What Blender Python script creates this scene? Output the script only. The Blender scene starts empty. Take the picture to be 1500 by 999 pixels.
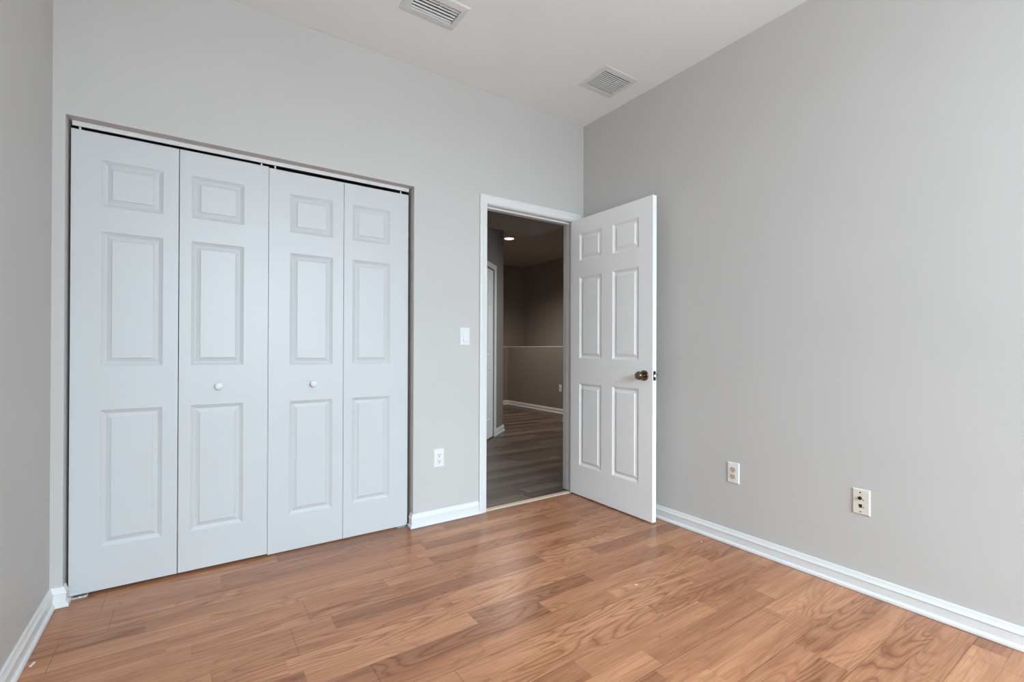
import bpy, math, random
from mathutils import Matrix, Vector

# ------------------------------------------------------------------ camera, world, lights
SC = bpy.context.scene
COL = SC.collection
random.seed(7)

yaw, pit, rol = 0.5974, 0.0033, 0.0033
F = Vector((math.sin(yaw) * math.cos(pit), math.cos(yaw) * math.cos(pit), math.sin(pit)))
R = Vector((math.cos(yaw), -math.sin(yaw), 0))
U = R.cross(F)
R, U = math.cos(rol) * R + math.sin(rol) * U, math.cos(rol) * U - math.sin(rol) * R
cam_data = bpy.data.cameras.new('camera')
cam = bpy.data.objects.new('camera', cam_data)
COL.objects.link(cam)
cam.matrix_world = Matrix(((R.x, U.x, -F.x, -2.4819), (R.y, U.y, -F.y, -2.6836), (R.z, U.z, -F.z, 1.0787), (0, 0, 0, 1)))
cam_data.sensor_width = 36
cam_data.lens = 688.86 / 1500 * 36
cam_data.shift_x = -(750.73 - 750) / 1500
cam_data.shift_y = (509.37 - 499.5) / 1500
cam_data.clip_start = 0.02
SC.camera = cam

SC.view_settings.view_transform = 'Standard'
SC.view_settings.look = 'None'
SC.view_settings.gamma = 1
SC.view_settings.use_curve_mapping = False
SC.view_settings.exposure = 0.0
SC.cycles.max_bounces = 16
SC.cycles.diffuse_bounces = 12

world = bpy.data.worlds.new('world')
SC.world = world
world.use_nodes = True
bg = world.node_tree.nodes['Background']
bg.inputs[0].default_value = (0.80, 0.90, 1.0, 1)
bg.inputs[1].default_value = 1.0

# room numbers (metres); the room corner beside the entrance door is the origin
XW, YR, H = -2.967, -4.80, 2.792
WIN = (-2.55, -0.55, 0.80, 2.30)         # window in the wall behind the camera


def area(name, loc, rot, sx, sy, power, col):
    d = bpy.data.lights.new(name, 'AREA')
    d.shape = 'RECTANGLE'
    d.size, d.size_y, d.energy, d.color = sx, sy, power, col
    o = bpy.data.objects.new(name, d)
    COL.objects.link(o)
    o.location, o.rotation_euler = loc, rot
    return o


# daylight: sky seen high through the window, and light thrown back by the bright ground outside
WC = ((WIN[0] + WIN[1]) / 2, YR - 0.20, (WIN[2] + WIN[3]) / 2)


def aimed(name, loc, target, sx, sy, power, col):
    q = (Vector(target) - Vector(loc)).to_track_quat('-Z', 'Y')
    return area(name, loc, q.to_euler(), sx, sy, power, col)


aimed('sky_daylight', (WC[0] - 0.3, YR - 2.0, 2.85), (-1.1, 0.0, 0.6), 3.0, 1.6, 790, (0.68, 0.870, 1.0))
aimed('ground_daylight', (WC[0], YR - 0.9, 0.2), (-1.0, -0.5, 2.79), 3.0, 1.2, 420, (0.79, 0.89, 0.97))
aimed('window_daylight', WC, (WC[0], 0, WC[2]), WIN[1] - WIN[0] - 0.05, WIN[3] - WIN[2] - 0.05, 72, (0.68, 0.870, 1.0))
# fill light added to brighten the hall, unseen round the corner from the doorway
hd = aimed('hall_fill', (2.32, 1.20, 1.75), (0.35, 1.75, 0.6), 1.0, 1.0, 14, (0.90, 0.94, 0.98))
hd.data.spread = math.radians(110)


# ------------------------------------------------------------------ materials
class NT:
    """small helper to write node trees"""

    def __init__(self, name):
        self.m = bpy.data.materials.new(name)
        self.m.use_nodes = True
        self.t = self.m.node_tree
        self.b = self.t.nodes['Principled BSDF']

    def n(self, typ, **kw):
        nd = self.t.nodes.new(typ)
        for k, v in kw.items():
            setattr(nd, k, v)
        return nd

    def set(self, sock, v):
        if isinstance(v, bpy.types.NodeSocket):
            self.t.links.new(v, sock)
        else:
            sock.default_value = v

    def math(self, op, a, b=0.0, c=None):
        nd = self.n('ShaderNodeMath', operation=op)
        self.set(nd.inputs[0], a)
        self.set(nd.inputs[1], b)
        if c is not None:
            self.set(nd.inputs[2], c)
        return nd.outputs[0]

    def xyz(self, x, y, z):
        nd = self.n('ShaderNodeCombineXYZ')
        for s, v in zip(nd.inputs, (x, y, z)):
            self.set(s, v)
        return nd.outputs[0]

    def noise(self, vec, scale, detail=2, rough=0.5, dist=0.0):
        nd = self.n('ShaderNodeTexNoise')
        self.set(nd.inputs['Vector'], vec)
        nd.inputs['Scale'].default_value = scale
        nd.inputs['Detail'].default_value = detail
        nd.inputs['Roughness'].default_value = rough
        nd.inputs['Distortion'].default_value = dist
        return nd.outputs['Fac']

    def white(self, vec):
        nd = self.n('ShaderNodeTexWhiteNoise', noise_dimensions='3D')
        self.set(nd.inputs['Vector'], vec)
        return nd.outputs['Value']

    def ramp(self, fac, stops, interp='LINEAR'):
        nd = self.n('ShaderNodeValToRGB')
        nd.color_ramp.interpolation = interp
        e = nd.color_ramp.elements
        while len(e) < len(stops):
            e.new(0.5)
        for el, (p, c) in zip(e, stops):
            el.position = p
            el.color = (*c, 1) if len(c) == 3 else c
        self.set(nd.inputs[0], fac)
        return nd.outputs[0]

    def mix(self, fac, a, b, mode='MIX'):
        nd = self.n('ShaderNodeMix', data_type='RGBA', blend_type=mode)
        self.set(nd.inputs[0], fac)
        self.set(nd.inputs[6], a if isinstance(a, bpy.types.NodeSocket) else (*a, 1))
        self.set(nd.inputs[7], b if isinstance(b, bpy.types.NodeSocket) else (*b, 1))
        return nd.outputs[2]

    def bump(self, h, strength, dist):
        nd = self.n('ShaderNodeBump')
        nd.inputs['Strength'].default_value = strength
        nd.inputs['Distance'].default_value = dist
        self.set(nd.inputs['Height'], h)
        self.t.links.new(nd.outputs[0], self.b.inputs['Normal'])

    def pos(self):
        return self.n('ShaderNodeNewGeometry').outputs['Position']

    def obj(self):
        return self.n('ShaderNodeTexCoord').outputs['Object']


def paint(name, col, rough, tex=0.0, tscale=90.0, var=0.0, spec=0.5):
    k = NT(name)
    p = k.pos()
    if var:
        f = k.noise(p, 2.3, 3)
        c0 = tuple(c * (1 - var) for c in col)
        c1 = tuple(min(1, c * (1 + var)) for c in col)
        k.set(k.b.inputs['Base Color'], k.ramp(f, [(0.3, c0), (0.7, c1)]))
    else:
        k.b.inputs['Base Color'].default_value = (*col, 1)
    k.b.inputs['Roughness'].default_value = rough
    k.b.inputs['Specular IOR Level'].default_value = spec
    if tex:
        k.bump(k.math('ADD', k.noise(p, tscale, 3, 0.55), k.math('MULTIPLY', k.noise(p, tscale * 0.25, 2), 0.7)), tex, 0.002)
    return k.m


def metal(name, col, rough):
    k = NT(name)
    p = k.obj()
    k.set(k.b.inputs['Base Color'], k.ramp(k.noise(p, 60, 3), [(0.3, tuple(c * 0.8 for c in col)), (0.7, col)]))
    k.b.inputs['Metallic'].default_value = 1
    k.b.inputs['Roughness'].default_value = rough
    return k.m


def planks(name, pitch, y0, board_rows, length, tones, lines_dark, rough, grain_k, grain_amt, joint_amt=0.55, dens=9.0):
    """strip flooring laid along X: per-strip tone, contour grain, board joints"""
    k = NT(name)
    sep = k.n('ShaderNodeSeparateXYZ')
    k.t.links.new(k.pos(), sep.inputs[0])
    x, y = sep.outputs[0], sep.outputs[1]
    v = k.math('DIVIDE', k.math('SUBTRACT', y, y0), pitch)
    row = k.math('FLOOR', v)
    fv = k.math('SUBTRACT', v, row)
    rr = k.white(k.xyz(row, 3.7, 1.3))
    # strips: cell length changes from row to row
    ln = k.math('MULTIPLY_ADD', rr, length * 0.7, length * 0.65)
    u = k.math('DIVIDE', k.math('ADD', x, k.math('MULTIPLY', k.white(k.xyz(row, 9.1, 5.5)), 5.0)), ln)
    cell = k.math('FLOOR', u)
    fu = k.math('SUBTRACT', u, cell)
    rnd = k.white(k.xyz(row, cell, 0.5))
    rnd2 = k.white(k.xyz(row, cell, 7.5))
    # grain: iso-lines of a stretched noise read as cathedral figure
    base = k.xyz(k.math('ADD', x, k.math('MULTIPLY', rnd, 37.0)), k.math('MULTIPLY', y, 1.0), k.math('MULTIPLY', rnd2, 23.0))
    mp = k.n('ShaderNodeMapping')
    k.t.links.new(base, mp.inputs[0])
    mp.inputs['Scale'].default_value = (1.3, 9.0, 1.0)
    n1 = k.noise(mp.outputs[0], 1.15, 1.6, 0.35, 0.35)
    iso = k.math('FRACT', k.math('MULTIPLY', n1, dens))
    tri = k.math('ABSOLUTE', k.math('SUBTRACT', iso, 0.5))
    line = k.ramp(tri, [(0.0, (1, 1, 1)), (0.10, (0.5, 0.5, 0.5)), (0.34, (0, 0, 0))])
    mp2 = k.n('ShaderNodeMapping')
    k.t.links.new(base, mp2.inputs[0])
    mp2.inputs['Scale'].default_value = (5.0, 170.0, 1.0)
    fine = k.noise(mp2.outputs[0], 1.0, 4, 0.65)
    mp3 = k.n('ShaderNodeMapping')
    k.t.links.new(base, mp3.inputs[0])
    mp3.inputs['Scale'].default_value = (1.6, 16.0, 1.0)
    streak = k.noise(mp3.outputs[0], 1.0, 3, 0.6)
    tone = k.ramp(rnd, tones)
    c = k.mix(k.math('MULTIPLY', k.ramp(streak, [(0.35, (0, 0, 0)), (0.72, (1, 1, 1))]), 0.55), tone, k.mix(1.0, tone, grain_k, 'MULTIPLY'))
    # some strips are strongly figured, others nearly plain
    amt = k.math('MULTIPLY', k.math('MULTIPLY_ADD', rnd2, 0.9, 0.15), grain_amt)
    c = k.mix(k.math('MULTIPLY', line, amt), c, k.mix(1.0, c, grain_k, 'MULTIPLY'))
    c = k.mix(k.math('MULTIPLY', k.ramp(fine, [(0.42, (0, 0, 0)), (0.66, (1, 1, 1))]), 0.42), c, k.mix(1.0, c, grain_k, 'MULTIPLY'))
    # joints: long joints between boards, faint ones between strips, board ends
    ev = k.math('MINIMUM', fv, k.math('SUBTRACT', 1.0, fv))
    strip_line = k.math('LESS_THAN', k.math('MULTIPLY', ev, pitch), 0.0008)
    bv = k.math('DIVIDE', k.math('SUBTRACT', y, y0), pitch * board_rows)
    brow = k.math('FLOOR', bv)
    bf = k.math('SUBTRACT', bv, brow)
    be = k.math('MINIMUM', bf, k.math('SUBTRACT', 1.0, bf))
    board_line = k.math('LESS_THAN', k.math('MULTIPLY', be, pitch * board_rows), 0.0013)
    bu = k.math('DIVIDE', k.math('ADD', x, k.math('MULTIPLY', k.white(k.xyz(brow, 2.2, 8.8)), 3.0)), 1.22)
    bfu = k.math('FRACT', bu)
    bend = k.math('LESS_THAN', bfu, 0.0013)
    send = k.math('LESS_THAN', fu, 0.0014)
    j = k.math('MAXIMUM', k.math('MULTIPLY', strip_line, 0.28), k.math('MAXIMUM', k.math('MULTIPLY', board_line, joint_amt), k.math('MAXIMUM', k.math('MULTIPLY', bend, 0.85), k.math('MULTIPLY', send, 0.18))))
    c = k.mix(j, c, lines_dark)
    k.set(k.b.inputs['Base Color'], c)
    wear = k.noise(k.pos(), 3.0, 4, 0.6)
    k.set(k.b.inputs['Roughness'], k.math('MULTIPLY_ADD', wear, 0.14, rough - 0.07))
    k.b.inputs['Specular IOR Level'].default_value = 0.42
    k.bump(k.math('SUBTRACT', k.math('MULTIPLY', fine, 0.35), j), 0.25, 0.0006)
    return k.m


M = {}
M['wall'] = paint('wall_paint', (0.550, 0.532, 0.508), 0.55, 0.16, 85, 0.012, 0.35)
M['ceiling'] = paint('ceiling_paint', (0.81, 0.825, 0.825), 0.8, 0.12, 60, 0.01, 0.2)
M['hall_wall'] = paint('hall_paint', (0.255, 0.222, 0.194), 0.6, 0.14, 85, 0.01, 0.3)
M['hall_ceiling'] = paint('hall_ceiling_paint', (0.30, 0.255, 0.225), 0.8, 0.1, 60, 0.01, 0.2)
M['trim'] = paint('trim_enamel', (0.73, 0.73, 0.715), 0.32, 0.03, 25, 0.0)
M['door'] = paint('door_enamel_lifted', (0.87, 0.87, 0.86), 0.36, 0.02, 25, 0.0)  # colour lightened to stand in for light missing on the open door
M['closet_door'] = paint('closet_door_enamel_dimmed', (0.585, 0.59, 0.59), 0.4, 0.02, 25, 0.0)  # colour darkened to offset the strong light on the closet front
M['plastic'] = paint('white_plastic', (0.76, 0.76, 0.76), 0.3)
M['plastic_warm'] = paint('peach_plastic', (0.72, 0.52, 0.38), 0.35)
M['ivory'] = paint('ivory_plastic', (0.70, 0.66, 0.58), 0.32)
M['vent'] = paint('vent_enamel', (0.70, 0.70, 0.69), 0.4)
M['black'] = paint('dark_slot', (0.012, 0.011, 0.010), 0.6)
M['duct'] = paint('duct_dark', (0.010, 0.010, 0.010), 0.7)
M['bronze'] = metal('antique_brass', (0.20, 0.145, 0.085), 0.28)
M['dark_metal'] = metal('dark_latch_steel', (0.085, 0.075, 0.065), 0.35)
M['steel'] = metal('zinc_steel', (0.72, 0.71, 0.68), 0.3)
M['thresh'] = paint('threshold_wood', (0.66, 0.52, 0.38), 0.4, 0.05, 120, 0.08)
M['floor'] = planks('oak_laminate', 0.0935, -0.8955, 2, 0.85,
                    [(0.0, (0.35, 0.148, 0.074)), (0.16, (0.46, 0.203, 0.102)), (0.6, (0.55, 0.252, 0.128)), (1.0, (0.64, 0.312, 0.164))],
                    (0.09, 0.035, 0.02), 0.30, (0.50, 0.38, 0.29), 0.80, dens=15.0)
M['hall_floor'] = planks('grey_vinyl_plank', 0.12, 0.06, 1, 1.1,
                         [(0.0, (0.075, 0.050, 0.034)), (0.5, (0.128, 0.091, 0.064)), (1.0, (0.22, 0.163, 0.120))],
                         (0.04, 0.03, 0.025), 0.33, (0.36, 0.32, 0.29), 0.85, 0.5, 9.0)

k = NT('window_glass')
gl = k.n('ShaderNodeBsdfGlossy')
gl.inputs['Roughness'].default_value = 0.02
tr = k.n('ShaderNodeBsdfTransparent')
mx = k.n('ShaderNodeMixShader')
mx.inputs[0].default_value = 0.06
k.t.links.new(tr.outputs[0], mx.inputs[1])
k.t.links.new(gl.outputs[0], mx.inputs[2])
k.t.links.new(mx.outputs[0], k.t.nodes['Material Output'].inputs[0])
M['glass'] = k.m

k = NT('lamp_lens')
k.b.inputs['Base Color'].default_value = (0.9, 0.9, 0.88, 1)
k.b.inputs['Emission Color'].default_value = (1.0, 0.95, 0.88, 1)
k.b.inputs['Emission Strength'].default_value = 4.0
M['lens'] = k.m


# ------------------------------------------------------------------ mesh helpers
class MB:
    def __init__(self):
        self.v, self.f, self.ix = [], [], {}

    def p(self, co):
        key = tuple(round(c, 5) for c in co)
        if key not in self.ix:
            self.ix[key] = len(self.v)
            self.v.append(tuple(co))
        return self.ix[key]

    def face(self, *pts):
        idx = [self.p(q) for q in pts]
        out = [i for n, i in enumerate(idx) if i != idx[n - 1]]
        if len(set(out)) >= 3:
            self.f.append(out)

    def box(self, x0, x1, y0, y1, z0, z1):
        a = [(x0, y0, z0), (x1, y0, z0), (x1, y1, z0), (x0, y1, z0), (x0, y0, z1), (x1, y0, z1), (x1, y1, z1), (x0, y1, z1)]
        for q in ((0, 3, 2, 1), (4, 5, 6, 7), (0, 1, 5, 4), (1, 2, 6, 5), (2, 3, 7, 6), (3, 0, 4, 7)):
            self.face(*[a[i] for i in q])
        return self

    def sweep(self, rings, close_ring=True, cap=True):
        n = len(rings[0])
        for a, b in zip(rings, rings[1:]):
            for i in range(n if close_ring else n - 1):
                j = (i + 1) % n
                self.face(a[i], a[j], b[j], b[i])
        if cap:
            self.face(*reversed(rings[0]))
            self.face(*rings[-1])
        return self

    def lathe(self, prof, origin, axis, seg=28, flip=False):
        """prof = [(radius, distance along axis)]"""
        ax = Vector(axis).normalized()
        s = ax.orthogonal().normalized()
        t = ax.cross(s)
        o = Vector(origin)
        rings = []
        for r, d in prof:
            rings.append([tuple(o + ax * d + (s * math.cos(a) + t * math.sin(a)) * r) for a in [2 * math.pi * i / seg for i in range(seg)]])
        for a, b in zip(rings, rings[1:]):
            for i in range(seg):
                j = (i + 1) % seg
                self.face(a[i], a[j], b[j], b[i])
        if prof[0][0] > 1e-4:
            self.face(*reversed(rings[0]))
        if prof[-1][0] > 1e-4:
            self.face(*rings[-1])
        return self

    def build(self, name, mat, parent=None, bevel=0.0, seg=2, smooth=False, ang=55):
        me = bpy.data.meshes.new(name)
        me.from_pydata(self.v, [], self.f)
        me.validate()
        import bmesh
        bm = bmesh.new()
        bm.from_mesh(me)
        bmesh.ops.recalc_face_normals(bm, faces=bm.faces)
        bm.to_mesh(me)
        bm.free()
        me.materials.append(mat)
        o = bpy.data.objects.new(name, me)
        COL.objects.link(o)
        if parent is not None:
            o.parent = parent
        if bevel:
            b = o.modifiers.new('bevel', 'BEVEL')
            b.width, b.segments, b.limit_method, b.angle_limit = bevel, seg, 'ANGLE', math.radians(ang)
            b.harden_normals = False
        if smooth:
            for p in me.polygons:
                p.use_smooth = True
            me.set_sharp_from_angle(angle=math.radians(38))
        return o


def tag(o, label=None, cat=None, group=None, kind=None):
    for k_, v_ in (('label', label), ('category', cat), ('group', group), ('kind', kind)):
        if v_:
            o[k_] = v_
    return o


def empty(name, loc, rz=0.0):
    o = bpy.data.objects.new(name, None)
    o.empty_display_size = 0.05
    COL.objects.link(o)
    o.location, o.rotation_euler = loc, (0, 0, rz)
    return o


def copy_tree(o, parent=None):
    c = o.copy()
    COL.objects.link(c)
    if parent is not None:
        c.parent = parent
    for ch in [q for q in bpy.data.objects if q.parent == o and q != c]:
        copy_tree(ch, c)
    return c


def wall_slab(mb, a_cuts, z_cuts, holes, t0, t1, fn):
    """a wall as a grid of cells minus holes; fn(a, t, z) -> world point"""
    A, Z = sorted(a_cuts), sorted(z_cuts)

    def solid(i, j):
        if not (0 <= i < len(A) - 1 and 0 <= j < len(Z) - 1):
            return False
        ca, cz = (A[i] + A[i + 1]) / 2, (Z[j] + Z[j + 1]) / 2
        return not any(h[0] < ca < h[1] and h[2] < cz < h[3] for h in holes)

    for i in range(len(A) - 1):
        for j in range(len(Z) - 1):
            if not solid(i, j):
                continue
            a0, a1, z0, z1 = A[i], A[i + 1], Z[j], Z[j + 1]
            for t in (t0, t1):
                mb.face(fn(a0, t, z0), fn(a1, t, z0), fn(a1, t, z1), fn(a0, t, z1))
            for di, dj, (p, q) in ((-1, 0, ((a0, z0), (a0, z1))), (1, 0, ((a1, z0), (a1, z1))), (0, -1, ((a0, z0), (a1, z0))), (0, 1, ((a0, z1), (a1, z1)))):
                if not solid(i + di, j + dj):
                    mb.face(fn(p[0], t0, p[1]), fn(q[0], t0, q[1]), fn(q[0], t1, q[1]), fn(p[0], t1, p[1]))
    return mb


def along_path(mb, path, prof):
    """prof [(out, z)] swept along a plan polyline; 'out' is to the right-hand side of travel"""
    P = [Vector(p) for p in path]
    rings = []
    for i, p in enumerate(P):
        d0 = (p - P[i - 1]).normalized() if i else None
        d1 = (P[i + 1] - p).normalized() if i < len(P) - 1 else None
        n0 = Vector((d0.y, -d0.x)) if d0 else None
        n1 = Vector((d1.y, -d1.x)) if d1 else None
        if n0 is None:
            m = n1
        elif n1 is None:
            m = n0
        else:
            m = (n0 + n1)
            m = m / (m.dot(n0))
        rings.append([(p.x + m.x * t, p.y + m.y * t, z) for t, z in prof])
    return mb.sweep(rings)


BASE = [(0, 0.0825), (0.0045, 0.0825), (0.0065, 0.0805), (0.0075, 0.076), (0.0095, 0.069), (0.0125, 0.0625), (0.0150, 0.058),
        (0.0150, 0.0555), (0.0125, 0.0540), (0.0125, 0.0195), (0.0150, 0.0190), (0.0185, 0.0170), (0.0212, 0.0135), (0.0225, 0.0085), (0.0225, 0.0018), (0, 0.0018)]
CASE = [(0, 0), (0, 0.008), (0.003, 0.0105), (0.009, 0.0105), (0.012, 0.0125), (0.028, 0.0135), (0.040, 0.0165), (0.046, 0.0170), (0.049, 0.0155), (0.052, 0.0170), (0.055, 0.0165), (0.0565, 0.014), (0.0565, 0)]


def casing(mb, a0, a1, zt, fn, z0=0.0):
    """U-shaped mitred door casing; fn(a, out, z) -> world"""
    rings = []
    for A, Zc, sx, sz in ((a0, z0, -1, 0), (a0, zt, -1, 1), (a1, zt, 1, 1), (a1, z0, 1, 0)):
        rings.append([fn(A + sx * s, t, Zc + sz * s) for s, t in CASE])
    return mb.sweep(rings)


PANEL = [(0.0, 0.0), (0.002, 0.0020), (0.005, 0.0038), (0.016, 0.0100), (0.0185, 0.0102), (0.0325, 0.0052), (0.0345, 0.0046), (0.0360, 0.0018), (0.038, 0.0012)]


def panel_slab(mb, w, h, t, panels, y=0.0, both=True, prof=PANEL):
    """moulded panel door leaf: x 0..w, z 0..h, front at y (facing -y), back at y+t"""
    xs = sorted({0, w, *[p[0] for p in panels], *[p[1] for p in panels]})
    zs = sorted({0, h, *[p[2] for p in panels], *[p[3] for p in panels]})

    def skin(yy, sgn):
        for i in range(len(xs) - 1):
            for j in range(len(zs) - 1):
                cx, cz = (xs[i] + xs[i + 1]) / 2, (zs[j] + zs[j + 1]) / 2
                if not any(p[0] < cx < p[1] and p[2] < cz < p[3] for p in panels):
                    mb.face((xs[i], yy, zs[j]), (xs[i + 1], yy, zs[j]), (xs[i + 1], yy, zs[j + 1]), (xs[i], yy, zs[j + 1]))
        for x0, x1, z0, z1 in panels:
            r = [[(x0 + s, yy + sgn * d, z0 + s), (x1 - s, yy + sgn * d, z0 + s), (x1 - s, yy + sgn * d, z1 - s), (x0 + s, yy + sgn * d, z1 - s)] for s, d in prof]
            # split the outermost ring at the grid lines so the mesh stays closed
            for a, b in zip(r, r[1:]):
                for q in range(4):
                    mb.face(a[q], a[(q + 1) % 4], b[(q + 1) % 4], b[q])
            mb.face(*r[-1])

    skin(y, 1)
    if both:
        skin(y + t, -1)
    else:
        mb.face((0, y + t, 0), (w, y + t, 0), (w, y + t, h), (0, y + t, h))
    for i in range(len(xs) - 1):
        for z in (0, h):
            mb.face((xs[i], y, z), (xs[i + 1], y, z), (xs[i + 1], y + t, z), (xs[i], y + t, z))
    for j in range(len(zs) - 1):
        for x in (0, w):
            mb.face((x, y, zs[j]), (x, y, zs[j + 1]), (x, y + t, zs[j + 1]), (x, y + t, zs[j]))
    return mb


# ------------------------------------------------------------------ the setting
XL, XR, ZO = -2.9265, -1.378, 2.060        # closet opening
JL, JR, JT = -0.8625, -0.099, 2.0425       # faces of the door jamb
WT = 0.115                                  # wall thickness


def S(o, label, cat):
    return tag(o, label, cat, kind='structure')


mb = MB()
mb.face((XW, YR, 0), (0, YR, 0), (0, 0.02, 0), (XW, 0.02, 0))
mb.face((XW, 0.02, 0), (XR + 0.3, 0.02, 0), (XR + 0.3, 0.70, 0), (XW, 0.70, 0))
S(mb.build('floor', M['floor']), 'warm oak strip laminate floor of the bedroom', 'floor')
mb = MB()
mb.face((XR + 0.05, 0.02, -0.001), (3.3, 0.02, -0.001), (3.3, 5.4, -0.001), (XR + 0.05, 5.4, -0.001))
S(mb.build('floor_hall', M['hall_floor']), 'dark grey brown plank floor seen beyond the doorway', 'floor')

# ceiling with the two vent openings cut in it
VA = (-1.597, -1.366, -0.575, -0.456)      # supply register throat
VB = (-0.402, -0.175, -0.626, -0.453)      # return grille throat
mb = MB()
wall_slab(mb, [XW - 0.1, 0.1, VA[0], VA[1], VB[0], VB[1]], [YR - 0.1, 0.115, VA[2], VA[3], VB[2], VB[3]], [VA, VB], H, H + 0.06, lambda a, t, z: (a, z, t))
S(mb.build('ceiling', M['ceiling']), 'flat off white bedroom ceiling with two vents', 'ceiling')

mb = MB()
wall_slab(mb, [XW - 0.1, XL, XR, JL - 0.02, JR + 0.02, 0.115], [0, ZO, JT + 0.02, H], [(XL, XR, -1, ZO), (JL - 0.02, JR + 0.02, -1, JT + 0.02)], 0.0, WT, lambda a, t, z: (a, t, z))
S(mb.build('wall_back', M['wall'], bevel=0.004, seg=3), 'light greige wall holding the closet opening and doorway', 'wall')
S(MB().box(0, 0.115, YR - 0.1, 0.0, 0, H).build('wall_right', M['wall']), 'light greige wall with an outlet and a jack plate', 'wall')
S(MB().box(XW - 0.115, XW, YR - 0.1, 0.0, 0, H).build('wall_left', M['wall']), 'light greige wall at the edge beside the closet', 'wall')
mb = MB()
wall_slab(mb, [XW, WIN[0], WIN[1], 0.0], [0, WIN[2], WIN[3], H], [WIN], YR, YR - 0.115, lambda a, t, z: (a, t, z))
S(mb.build('wall_rear', M['wall']), 'greige wall with the window behind the camera', 'wall')
mb = MB()
mb.box(XW, XR + 0.14, 0.70, 0.78, 0, 2.5)
mb.box(XW - 0.115, XW, 0.115, 0.78, 0, 2.5)
mb.box(XR + 0.04, XR + 0.14, 0.115, 0.70, 0, 2.5)
mb.box(XW - 0.115, XR + 0.14, 0.115, 0.78, 2.5, 2.56)
S(mb.build('wall_closet', M['wall']), 'inside walls of the closet behind the bifold doors', 'wall')

# window behind the camera
w = empty('window_1', ((WIN[0] + WIN[1]) / 2, YR - 0.06, WIN[2]))
S(w, 'white framed window in the wall behind the camera', 'window')
ww, wh = WIN[1] - WIN[0], WIN[3] - WIN[2]
mb = MB()
for x0, x1, z0, z1 in ((-ww / 2, -ww / 2 + 0.05, 0, wh), (ww / 2 - 0.05, ww / 2, 0, wh), (-ww / 2 + 0.05, ww / 2 - 0.05, 0, 0.05), (-ww / 2 + 0.05, ww / 2 - 0.05, wh - 0.05, wh), (-0.02, 0.02, 0.05, wh - 0.05)):
    mb.box(x0, x1, -0.03, 0.03, z0, z1)
mb.build('window_frame', M['trim'], w)
MB().box(-ww / 2 + 0.05, -0.02, -0.003, 0.003, 0.05, wh - 0.05).build('pane', M['glass'], w)
MB().box(0.02, ww / 2 - 0.05, -0.003, 0.003, 0.05, wh - 0.05).build('pane', M['glass'], w)
MB().box(-ww / 2 - 0.04, ww / 2 + 0.04, 0.06, 0.14, -0.025, 0.0).build('window_sill', M['trim'], w, bevel=0.004)

# hall beyond the doorway
A_ = Vector((0.395, 2.070))
B_ = Vector((0.920, 2.535))
D_ = (B_ - A_).normalized()                # along the angled wall
N_ = Vector((D_.y, -D_.x))                 # towards the hall
L0 = (0.115 + 0.5 - A_.y) / D_.y           # where the angled wall meets the closet side


def dg(a, t, z):
    q = A_ + D_ * a + N_ * t
    return (q.x, q.y, z)


LB = (B_ - A_).length
DD0, DD1 = 0.262 - 0.772, 0.262            # jamb faces of the angled wall's door
mb = MB()
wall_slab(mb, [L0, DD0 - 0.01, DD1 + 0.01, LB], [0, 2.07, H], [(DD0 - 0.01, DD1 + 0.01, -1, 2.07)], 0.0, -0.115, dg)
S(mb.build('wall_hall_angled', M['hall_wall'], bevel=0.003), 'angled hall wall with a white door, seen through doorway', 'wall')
HX, HY, HZ = 2.63, 4.985, 1.122            # half wall
mb = MB()
mb.box(HX, HX + 0.62, 2.70, 5.30, 0, HZ)
mb.box(0.92, HX, HY, 5.30, 0, HZ)
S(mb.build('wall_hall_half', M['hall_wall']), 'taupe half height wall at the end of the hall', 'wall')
mb = MB()
mb.box(HX, HX + 0.61, 2.70, 5.30, HZ, HZ + 0.012)
mb.box(0.92, HX, HY, 5.30, HZ, HZ + 0.012)
S(mb.build('trim_1', M['trim'], bevel=0.002), 'painted cap along the top of the hall half wall', 'wall cap')
mb = MB()
mb.box(3.24, 3.34, 0.1, 5.40, 0, H)
mb.box(0.80, 3.24, 5.30, 5.40, 0, H)
S(mb.build('wall_hall_far', M['hall_wall']), 'dark taupe walls rising behind the hall half wall', 'wall')
mb = MB()
wall_slab(mb, [0.115, 0.65, 1.85, 2.70], [0, 0.9, 2.2, H], [(0.65, 1.85, 0.9, 2.2)], 2.115, 2.23, lambda a, t, z: (t, a, z))
mb.box(2.23, 3.24, 2.585, 2.70, 0, H)
S(mb.build('wall_hall_right', M['hall_wall'], bevel=0.003), 'hall wall corner just behind the right door jamb', 'wall')
mb = MB()
mb.box(0.80, 0.92, B_.y + 0.02, 5.30, 0, H)
mb.box(0.115, 2.115, 0.0, 0.115, 0, H)
mb.box(XR + 0.05, XR + 0.14, 0.115, 0.78, 0, H)
S(mb.build('wall_hall_side', M['hall_wall']), 'plain side walls closing the hall', 'wall')
mb = MB()
mb.box(XR, 3.34, 0.115, 5.40, H, H + 0.06)
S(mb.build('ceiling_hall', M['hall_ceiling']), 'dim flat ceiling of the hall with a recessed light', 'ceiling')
mb = MB()
mb.box(XR + 0.14, 0.925, 0.1155, 1.83, 2.44, H)
S(mb.build('ceiling_hall_soffit', M['hall_ceiling']), 'lowered ceiling soffit just inside the hall', 'ceiling')

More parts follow.
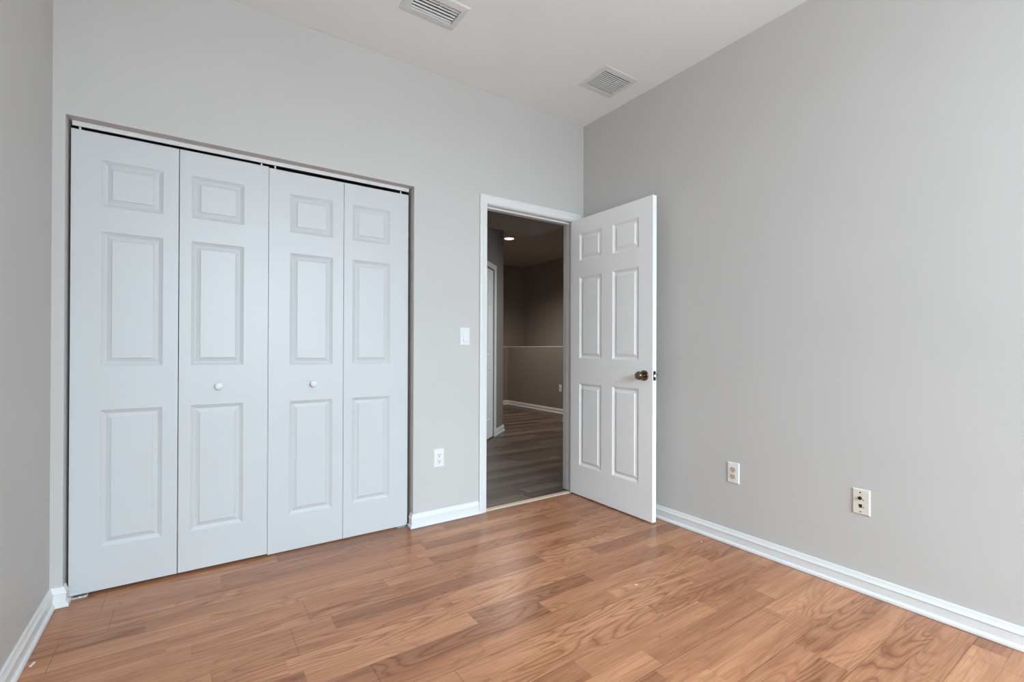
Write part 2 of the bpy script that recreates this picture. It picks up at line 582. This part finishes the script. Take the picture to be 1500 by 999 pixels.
w = empty('window_added', (2.17, 1.25, 0.9), -math.pi / 2)  # window added out of view to go with the hall fill light
S(w, 'white framed window added unseen around the hall fill light', 'window')
mb = MB()
for x0, x1, z0, z1 in ((-0.6, -0.55, 0, 1.3), (0.55, 0.6, 0, 1.3), (-0.55, 0.55, 0, 0.05), (-0.55, 0.55, 1.25, 1.3), (-0.55, 0.55, 0.63, 0.67)):
    mb.box(x0, x1, -0.025, 0.025, z0, z1)
mb.build('window_frame', M['trim'], w)
MB().box(-0.55, 0.55, -0.003, 0.003, 0.05, 1.25).build('pane', M['glass'], w)

# baseboards
mb = MB()
along_path(mb, [(0, YR), (0, 0)][::-1], BASE)
S(mb.build('baseboard_right', M['trim']), 'white moulded baseboard along the wall with jack plate', 'baseboard')
mb = MB()
along_path(mb, [(XR, 0.034), (XR, 0.0), (JL - 0.0625, 0.0)], [(t, z) for t, z in BASE])
S(mb.build('baseboard_back', M['trim']), 'short white baseboard between closet and doorway', 'baseboard')
mb = MB()
along_path(mb, [(XW, YR), (XW, 0.0), (XL, 0.0), (XL, 0.030)], [(t, z) for t, z in BASE])
S(mb.build('baseboard_left', M['trim']), 'white moulded baseboard turning the corner to the closet', 'baseboard')
mb = MB()
along_path(mb, [(0.92, HY), (HX, HY), (HX, 2.70)], [(t, z) for t, z in BASE])
S(mb.build('baseboard_hall_half', M['trim']), 'white baseboard along the hall half wall', 'baseboard')
mb = MB()
e0 = dg(DD1 + 0.006 + 0.0565, 0, 0)
along_path(mb, [(e0[0], e0[1]), (B_.x, B_.y), (B_.x - N_.x * 0.1, B_.y - N_.y * 0.1)], BASE)
S(mb.build('baseboard_hall_angled', M['trim']), 'short white baseboard at the angled hall corner', 'baseboard')
mb = MB()
along_path(mb, [(2.3, 2.70), (2.115, 2.70), (2.115, 0.115)], BASE)
S(mb.build('baseboard_hall_right', M['trim']), 'white baseboard end peeking past the right jamb', 'baseboard')

# entrance doorway: casing, jamb, stop, threshold
mb = MB()
casing(mb, JL - 0.005, JR + 0.005, JT + 0.004, lambda a, t, z: (a, -t, z))
S(mb.build('trim_2', M['trim'], smooth=False), 'white moulded casing around the open doorway', 'door casing')
mb = MB()
casing(mb, JL - 0.005, JR + 0.005, JT + 0.004, lambda a, t, z: (a, WT + t, z))
S(mb.build('trim_3', M['trim']), 'white casing on the hall side of the doorway', 'door casing')
mb = MB()
mb.box(JL - 0.019, JL, 0.0, WT, 0, JT + 0.019)
mb.box(JR, JR + 0.019, 0.0, WT, 0, JT + 0.019)
mb.box(JL, JR, 0.0, WT, JT, JT + 0.019)
mb.box(JL, JL + 0.011, 0.038, 0.075, 0.006, JT)
mb.box(JR - 0.011, JR, 0.038, 0.075, 0.006, JT)
mb.box(JL + 0.011, JR - 0.011, 0.038, 0.075, JT - 0.011, JT)
S(mb.build('trim_4', M['trim'], bevel=0.0012, seg=1), 'white door jamb with stop inside the doorway', 'door jamb')
mb = MB()
rings = []
for x in (JL, JR):
    rings.append([(x, -0.002, 0), (x, 0.003, 0.0045), (x, 0.022, 0.006), (x, 0.043, 0.0045), (x, 0.049, 0)])
mb.sweep(rings)
S(mb.build('trim_5', M['thresh']), 'pale wood threshold strip across the doorway floor', 'threshold')

# angled hall door with its casing
mb = MB()
casing(mb, DD0 - 0.006, DD1 + 0.006, 2.058, dg)
S(mb.build('trim_6', M['trim']), 'white casing around the closed hall door', 'door casing')
PZ = [(0.220, 0.820), (1.003, 1.600), (1.720, 1.917)]    # panel rows, above the leaf bottom
d2 = empty('door_2', dg(DD0 + 0.003, -0.008, 0.010), math.atan2(D_.y, D_.x))
S(d2, 'closed white panel door in the angled hall wall', 'door')
mb = MB()
panel_slab(mb, 0.766, 2.035, 0.035, [(x0, x1, z0, z1) for x0, x1 in ((0.100, 0.326), (0.436, 0.662)) for z0, z1 in PZ])
mb.build('slab', M['door'], d2, bevel=0.0015)
mb = MB()
mb.lathe([(0.031, 0.0), (0.030, 0.006), (0.013, 0.010), (0.012, 0.028), (0.022, 0.036), (0.027, 0.048), (0.023, 0.060), (0.0, 0.063)], (0.06, 0, 0.91), (0, -1, 0))
mb.build('knob', M['bronze'], d2, smooth=True)

# ------------------------------------------------------------------ entrance door, standing open
fh, ff = Vector((-0.1295, -0.0035)), Vector((-0.1320, -0.7690))     # hall face: hinge end, free end
dw = (ff - fh).length
rz = math.atan2(ff.y - fh.y, ff.x - fh.x)
d1 = empty('door_1', (fh.x, fh.y, 0.009), rz)
S(d1, 'white panel door with brass knob standing open into the bedroom', 'door')
mb = MB()
panel_slab(mb, dw, 2.030, 0.035, [(x0, x1, z0 + 0.002, z1 + 0.002) for x0, x1 in ((0.097, 0.322), (0.427, 0.655)) for z0, z1 in ((0.219, 0.819), (1.002, 1.600), (1.717, 1.916))])
mb.build('slab', M['door'], d1, bevel=0.0015)
kp = [(0.033, 0.0), (0.033, 0.003), (0.030, 0.008), (0.016, 0.011), (0.0135, 0.018), (0.0140, 0.028), (0.021, 0.034), (0.0255, 0.042), (0.0268, 0.051), (0.0245, 0.060), (0.0215, 0.0635), (0.0, 0.0645)]
kx, kz = 0.7010, 0.908
mb = MB()
mb.lathe(kp[:4], (kx, 0, kz), (0, -1, 0), 36)
ro = mb.build('rosette', M['bronze'], d1, smooth=True)
mb = MB()
mb.lathe([(0.0155, 0.0105)] + kp[4:], (kx, 0, kz), (0, -1, 0), 36)
kn = mb.build('knob', M['bronze'], d1, smooth=True)
mb = MB()
mb.box(kx - 0.0045, kx + 0.0045, -0.0665, -0.0640, kz - 0.0016, kz + 0.0016)
mb.build('lock_button', M['dark_metal'], kn)
mb = MB()
mb.lathe(kp, (kx, 0.035, kz), (0, 1, 0), 36)
mb.build('knob', M['bronze'], d1, smooth=True)
mb = MB()
mb.box(dw - 0.0002, dw + 0.0012, 0.006, 0.029, kz - 0.029, kz + 0.029)
lp = mb.build('latch_plate', M['dark_metal'], d1, bevel=0.0005)
mb = MB()
mb.sweep([[(dw, 0.010, z), (dw + 0.004, 0.010, z), (dw + 0.011, 0.019, z), (dw + 0.011, 0.0245, z), (dw, 0.0245, z)] for z in (kz - 0.0075, kz + 0.0075)])
mb.build('latch_bolt', M['steel'], lp, bevel=0.001)
for hz in (0.19, 1.02, 1.83):
    mb = MB()
    mb.lathe([(0.0055, 0), (0.0055, 0.088)], (-0.003, 0.0385, hz - 0.044), (0, 0, 1), 14)
    mb.box(-0.0012, 0.0, 0.004, 0.0385, hz - 0.044, hz + 0.044)
    mb.build('hinge', M['bronze'], d1)


# ------------------------------------------------------------------ closet: bifold doors, track, floor brackets
LEAF_H, LEAF_T = 2.0115, 0.034
LZ = [(0.1875, 0.7915), (0.9845, 1.5800), (1.6905, 1.8945)]
WIDE_LEFT, WIDE_RIGHT = (0.101, 0.320), (0.048, 0.267)


def make_leaf(parent, x0, x1, px, knob_x=None, pins=()):
    mb = MB()
    panel_slab(mb, x1 - x0, LEAF_H, LEAF_T, [(px[0], px[1], a, b) for a, b in LZ], both=False)
    lf = mb.build('leaf', M['closet_door'], parent, bevel=0.0014)
    lf.location = (x0, 0, 0)
    if knob_x is not None:
        mb = MB()
        mb.lathe([(0.0085, 0.0), (0.0080, 0.006), (0.0100, 0.010), (0.0155, 0.015), (0.0178, 0.021), (0.0165, 0.027), (0.0105, 0.0315), (0.0, 0.0325)], (knob_x - x0, 0, 0.881), (0, -1, 0), 28)
        mb.build('knob', M['plastic'], lf, smooth=True)
    for px_ in pins:
        mb = MB()
        mb.lathe([(0.0042, 0.0), (0.0042, 0.0250), (0.0030, 0.0260)], (px_ - x0, LEAF_T / 2, LEAF_H - 0.001), (0, 0, 1), 12)
        mb.build('pivot_pin', M['plastic'], lf)
    return lf


YF = 0.050
ORG = -2.9176
b1 = empty('bifold_door', (ORG, YF, 0.0128))
tag(b1, 'white bifold closet door pair standing next to the left wall', 'closet door', 'bifold doors of the closet', 'thing')
make_leaf(b1, 0.0, 0.3790, WIDE_LEFT, None, (0.0265,))
make_leaf(b1, 0.3818, 0.7598, WIDE_RIGHT, -2.374 - ORG, (0.727,))
ORG2 = -2.1566
b2 = empty('bifold_door', (ORG2, YF - 0.001, 0.0072))
tag(b2, 'white bifold closet door pair standing nearer the light switch', 'closet door', 'bifold doors of the closet', 'thing')
make_leaf(b2, 0.0, 0.3786, WIDE_LEFT, -1.938 - ORG2, (0.030,))
make_leaf(b2, 0.3802, 0.7618, WIDE_RIGHT, None, (0.718,))

t = empty('closet_track', ((XL + XR) / 2, 0.0755, ZO))
tag(t, 'white metal track under the closet head carrying the bifold doors', 'door track')
hw = (XR - XL) / 2 - 0.012
mb = MB()
for y0, y1, z0, z1 in ((-0.020, -0.0185, -0.0205, 0.0), (-0.0185, 0.020, -0.0015, 0.0), (-0.0185, -0.015, -0.0205, -0.0192)):
    mb.box(-hw, hw, y0, y1, z0, z1)
mb.build('rail', M['trim'], t)
for sx in (-hw + 0.035, hw - 0.035):
    MB().box(sx - 0.022, sx + 0.022, -0.006, 0.012, -0.0060, -0.0015).build('pivot_block', M['steel'], t, bevel=0.001)


def floor_bracket(x, label, s):
    r = empty('pivot_bracket', (x, 0.066, 0.0))
    tag(r, label, 'door bracket', 'floor brackets of the bifold doors')
    mb = MB()
    mb.box(-0.022, 0.032, -0.024, 0.020, 0.0, 0.0022)
    mb.build('plate', M['steel'] if s > 0 else M['trim'], r, bevel=0.0006)
    mb = MB()
    mb.box(-0.024, -0.022, -0.020, 0.020, 0.0, 0.030)
    mb.build('upright', M['steel'] if s > 0 else M['trim'], r)
    mb = MB()
    for i in range(5):
        xx = -0.014 + i * 0.009
        mb.box(xx, xx + 0.005, -0.018, 0.010, 0.0022, 0.0052)
    mb.build('toothed_slot', M['steel'], r)
    if s > 0:
        r.rotation_euler = (0, 0, math.pi)
        for ch in r.children:
            ch.location = (0, 0.0, 0)
    return r


floor_bracket(XL + 0.040, 'white metal floor bracket under the bifold leaf by the left wall', -1)
floor_bracket(XR - 0.048, 'bright toothed metal floor bracket under the last bifold leaf', 1)


# ------------------------------------------------------------------ wall plates
def plate(mb, w=0.0690, h=0.1145, t=0.0055):
    r = 0.0045
    rings = [[(-w / 2, 0, -h / 2), (w / 2, 0, -h / 2), (w / 2, 0, h / 2), (-w / 2, 0, h / 2)],
             [(-w / 2, -0.0022, -h / 2), (w / 2, -0.0022, -h / 2), (w / 2, -0.0022, h / 2), (-w / 2, -0.0022, h / 2)],
             [(-w / 2 + r, -t, -h / 2 + r), (w / 2 - r, -t, -h / 2 + r), (w / 2 - r, -t, h / 2 - r), (-w / 2 + r, -t, h / 2 - r)]]
    return mb.sweep(rings)


def screw(parent, x, z, t=0.0055, mat='plastic', r=0.0032):
    mb = MB()
    mb.lathe([(r, 0.0), (r, 0.0007), (r * 0.7, 0.0013), (0, 0.0014)], (x, -t, z), (0, -1, 0), 14)
    return mb.build('screw', M[mat], parent)


def outlet(loc, rz, label, face):
    r = empty('power_outlet', loc, rz)
    tag(r, label, 'power outlet', 'duplex wall outlets')
    plate(MB()).build('cover_plate', M['plastic'], r)
    screw(r, 0, 0, 0.0055, 'steel', 0.0028)
    for sz in (0.0195, -0.0195):
        mb = MB()
        pts = []
        for i in range(40):
            a = 2 * math.pi * i / 40
            pts.append((0.0172 * math.cos(a), max(-0.0142, min(0.0142, 0.0172 * math.sin(a)))))
        mb.sweep([[(x, -0.0050, z + sz) for x, z in pts], [(x, -0.0075, z + sz) for x, z in pts], [(x * 0.95, -0.0081, z * 0.95 + sz) for x, z in pts]])
        rc = mb.build('receptacle', M[face], r)
        for x0, hh in ((-0.0066, 0.0050), (0.0066, 0.0042)):
            MB().box(x0 - 0.0016, x0 + 0.0016, -0.0084, -0.0078, sz + 0.003 - hh, sz + 0.003 + hh).build('slot', M['black'], rc)
        mb = MB()
        mb.lathe([(0.0031, 0.0), (0.0031, 0.0006)], (0, -0.0078, sz - 0.0078), (0, -1, 0), 14)
        mb.build('slot', M['black'], rc)
    return r


outlet((-1.2095, 0, 0.3995), 0, 'white duplex outlet on the wall between closet and doorway', 'plastic')
outlet((0, -1.2175, 0.3985), -math.pi / 2, 'white outlet with peach sockets on the wall behind the open door', 'plastic_warm')
outlet((HX, 3.395, 0.427), -math.pi / 2, 'small dim outlet on the hall half wall beyond the doorway', 'plastic')

r = empty('light_switch', (-1.0295, 0, 1.1605))
tag(r, 'white rocker light switch on the wall left of the doorway', 'light switch')
plate(MB()).build('cover_plate', M['plastic'], r)
screw(r, 0, 0.048)
screw(r, 0, -0.048)
MB().box(-0.0168, 0.0168, -0.0068, -0.0050, -0.0335, 0.0335).build('bezel', M['vent'], r)  # greyer than the plate, painting in the shadow round the rocker
mb = MB()
pr = [(-0.0150, 0.0310, 0.0072), (0, 0.0, 0.0082), (0, -0.0310, 0.0115)]
mb.sweep([[(x, -0.006, z) for x, z in ((-0.0150, -0.0312), (0.0150, -0.0312), (0.0150, 0.0312), (-0.0150, 0.0312))],
          [(-0.0148, -0.0135, -0.0310), (0.0148, -0.0135, -0.0310), (0.0148, -0.0072, 0.0310), (-0.0148, -0.0072, 0.0310)]])
mb.build('rocker', M['plastic'], r, bevel=0.0006)

r = empty('jack_plate', (0, -1.8200, 0.4005), -math.pi / 2)
tag(r, 'ivory plate with two black jacks on the long bare wall', 'wall plate')
plate(MB()).build('cover_plate', M['ivory'], r)
screw(r, -0.003, 0.0415, 0.0055, 'black', 0.0034)
screw(r, -0.002, -0.0445, 0.0055, 'black', 0.0026)
mb = MB()
mb.lathe([(0.0078, 0.0), (0.0078, 0.0030), (0.0058, 0.0032), (0.0058, 0.0090), (0.0030, 0.0092)], (-0.003, -0.0055, 0.0165), (0, -1, 0), 6)
mb.build('coaxial_jack', M['dark_metal'], r)
mb = MB()
mb.box(-0.0075, 0.0045, -0.0068, -0.0050, -0.0225, -0.0105)
mb.box(-0.0040, 0.0020, -0.0068, -0.0050, -0.0255, -0.0225)
mb.build('phone_jack', M['black'], r)
for sz in (0.0105, -0.0235):
    MB().box(0.0060, 0.0120, -0.0062, -0.0054, sz - 0.0012, sz + 0.0014).build('marking', M['black'], r)


# ------------------------------------------------------------------ ceiling vents
def duct(parent, v, ox, oy):
    mb = MB()
    x0, x1, y0, y1 = v[0] - ox, v[1] - ox, v[2] - oy, v[3] - oy
    zt = 0.20
    mb.face((x0, y0, zt), (x1, y0, zt), (x1, y1, zt), (x0, y1, zt))
    for a, b in (((x0, y0), (x1, y0)), ((x1, y0), (x1, y1)), ((x1, y1), (x0, y1)), ((x0, y1), (x0, y0))):
        mb.face((*a, 0.0), (*b, 0.0), (*b, zt), (*a, zt))
    return mb.build('duct', M['duct'], parent)


def frame(parent, v, o, ox, oy, d=0.008):
    """flanged face frame hanging d below the ceiling"""
    X0, X1, Y0, Y1 = o[0] - ox, o[1] - ox, o[2] - oy, o[3] - oy
    x0, x1, y0, y1 = v[0] - ox, v[1] - ox, v[2] - oy, v[3] - oy

    def rect(a, b, c, e, z):
        return [(a, c, z), (b, c, z), (b, e, z), (a, e, z)]
    mb = MB()
    i1, i2 = 0.005, 0.004
    rs = [rect(X0, X1, Y0, Y1, 0.0), rect(X0, X1, Y0, Y1, -0.002), rect(X0 + i1, X1 - i1, Y0 + i1, Y1 - i1, -d * 0.65), rect(x0 - i2, x1 + i2, y0 - i2, y1 + i2, -d), rect(x0, x1, y0, y1, -d), rect(x0, x1, y0, y1, 0.0)]
    mb.sweep(rs, cap=False)
    return mb.build('vent_frame', M['vent'], parent)


def blade(mb, x0, x1, yc, zc, depth, ang, thick=0.0011, curve=0.0):
    """one louvre blade along x, tilted by ang from horizontal"""
    pts = []
    n = 5
    for i in range(n):
        s = (i / (n - 1) - 0.5) * depth
        k_ = curve * (1 - (2 * i / (n - 1) - 1) ** 2)
        pts.append((yc + s * math.cos(ang) - k_ * math.sin(ang), zc + s * math.sin(ang) + k_ * math.cos(ang)))
    up = [(y - thick * math.sin(ang), z + thick * math.cos(ang)) for y, z in reversed(pts)]
    ring = pts + up
    mb.sweep([[(x, y, z) for y, z in ring] for x in (x0, x1)])


oxa, oya = -1.4855, -0.515
va = empty('ceiling_vent', (oxa, oya, H))
tag(va, 'white supply register with wide curved louvres, cut by the top edge', 'ceiling vent', 'ceiling vents')
duct(va, VA, oxa, oya)
frame(va, VA, (-1.637, -1.334, -0.614, -0.419), oxa, oya, 0.010)
mb = MB()
blade(mb, VA[0] - oxa + 0.001, VA[1] - oxa - 0.001, -0.0425, -0.002, 0.0190, math.radians(-14), 0.0012, 0.002)
for yc in (-0.0170, 0.0050, 0.0270, 0.0480):
    blade(mb, VA[0] - oxa + 0.001, VA[1] - oxa - 0.001, yc, -0.001, 0.0088, math.radians(-24), 0.0012, 0.0026)
mb.build('louver_panel', M['vent'], va)
mb = MB()
mb.box(0.004, 0.007, -0.060, -0.048, -0.022, -0.004)
mb.build('damper_lever', M['vent'], va)

oxb, oyb = -0.2885, -0.5385
vb = empty('ceiling_vent', (oxb, oyb, H))
tag(vb, 'square white return grille with fine slats near the far ceiling corner', 'ceiling vent', 'ceiling vents')
duct(vb, VB, oxb, oyb)
frame(vb, VB, (-0.436, -0.141, -0.664, -0.409), oxb, oyb, 0.006)
mb = MB()
n = 11
for i in range(n):
    yc = (VB[2] - oyb) + 0.0060 + i * (VB[3] - VB[2] - 0.018) / (n - 1)
    blade(mb, VB[0] - oxb + 0.001, VB[1] - oxb - 0.001, yc, -0.001, 0.0068, math.radians(-30), 0.0009)
mb.build('louver_panel', M['vent'], vb)
mb = MB()
mb.lathe([(0.004, 0.0), (0.003, 0.002), (0.0, 0.0022)], (-0.128, -0.055, -0.004), (0, 0, -1), 12)
mb.build('screw', M['vent'], vb)

# ------------------------------------------------------------------ hall downlight
lx, ly = 1.56, 3.36
dl = empty('recessed_light', (lx, ly, H))
tag(dl, 'round glowing recessed light in the hall ceiling', 'ceiling light')
mb = MB()
prof = [(0.070, 0.0), (0.095, 0.0), (0.095, 0.003), (0.088, 0.006), (0.074, 0.005), (0.070, 0.002)]
seg = 40
rings = [[(r_ * math.cos(2 * math.pi * i / seg), r_ * math.sin(2 * math.pi * i / seg), -z_) for r_, z_ in prof] for i in range(seg + 1)]
mb.sweep(rings, cap=False)
mb.build('trim_ring', M['trim'], dl, smooth=True)
mb = MB()
mb.lathe([(0.073, 0.0), (0.072, 0.003), (0.04, 0.0045), (0.0, 0.005)], (0, 0, 0), (0, 0, -1), 40)
mb.build('lens', M['lens'], dl, smooth=True)
ld = bpy.data.lights.new('downlight_beam', 'SPOT')
ld.energy, ld.color, ld.spot_size, ld.spot_blend, ld.shadow_soft_size = 165.0, (1.0, 0.92, 0.84), math.radians(150), 0.7, 0.07
lo = bpy.data.objects.new('downlight_beam', ld)
COL.objects.link(lo)
lo.location = (lx, ly, H - 0.02)

# ------------------------------------------------------------------ crumbs on the floor
o = MB()
o.sweep([[(-0.0035, y, 0.0), (0.0035, y, 0.0), (0.0025, y, 0.003), (-0.002, y, 0.0035)] for y in (-0.012, 0.0, 0.011)])
sp = o.build('paper_scrap', M['ivory'])
sp.location = (-2.928, -0.440, 0.0)
sp.rotation_euler = (0, 0, -0.25)
tag(sp, 'tiny pale scrap lying on the floor beside the left baseboard', 'scrap')
for fx, fy, rz_, lab in ((-0.111, -1.094, 0.4, 'tiny white paint fleck on the floor close to the right baseboard'), (-0.793, -1.218, -0.6, 'tiny white paint fleck out on the open floor in front of the door')):
    mb = MB()
    mb.sweep([[(math.cos(a) * 0.007 * (1 + 0.3 * math.sin(3 * a)), math.sin(a) * 0.004 * (1 + 0.2 * math.cos(2 * a)), z) for a in [2 * math.pi * i / 14 for i in range(14)]] for z in (0.0, 0.0008)])
    fo = mb.build('paint_fleck', M['trim'])
    fo.location, fo.rotation_euler = (fx, fy, 0.0), (0, 0, rz_)
    tag(fo, lab, 'paint fleck', 'paint flecks on the floor')
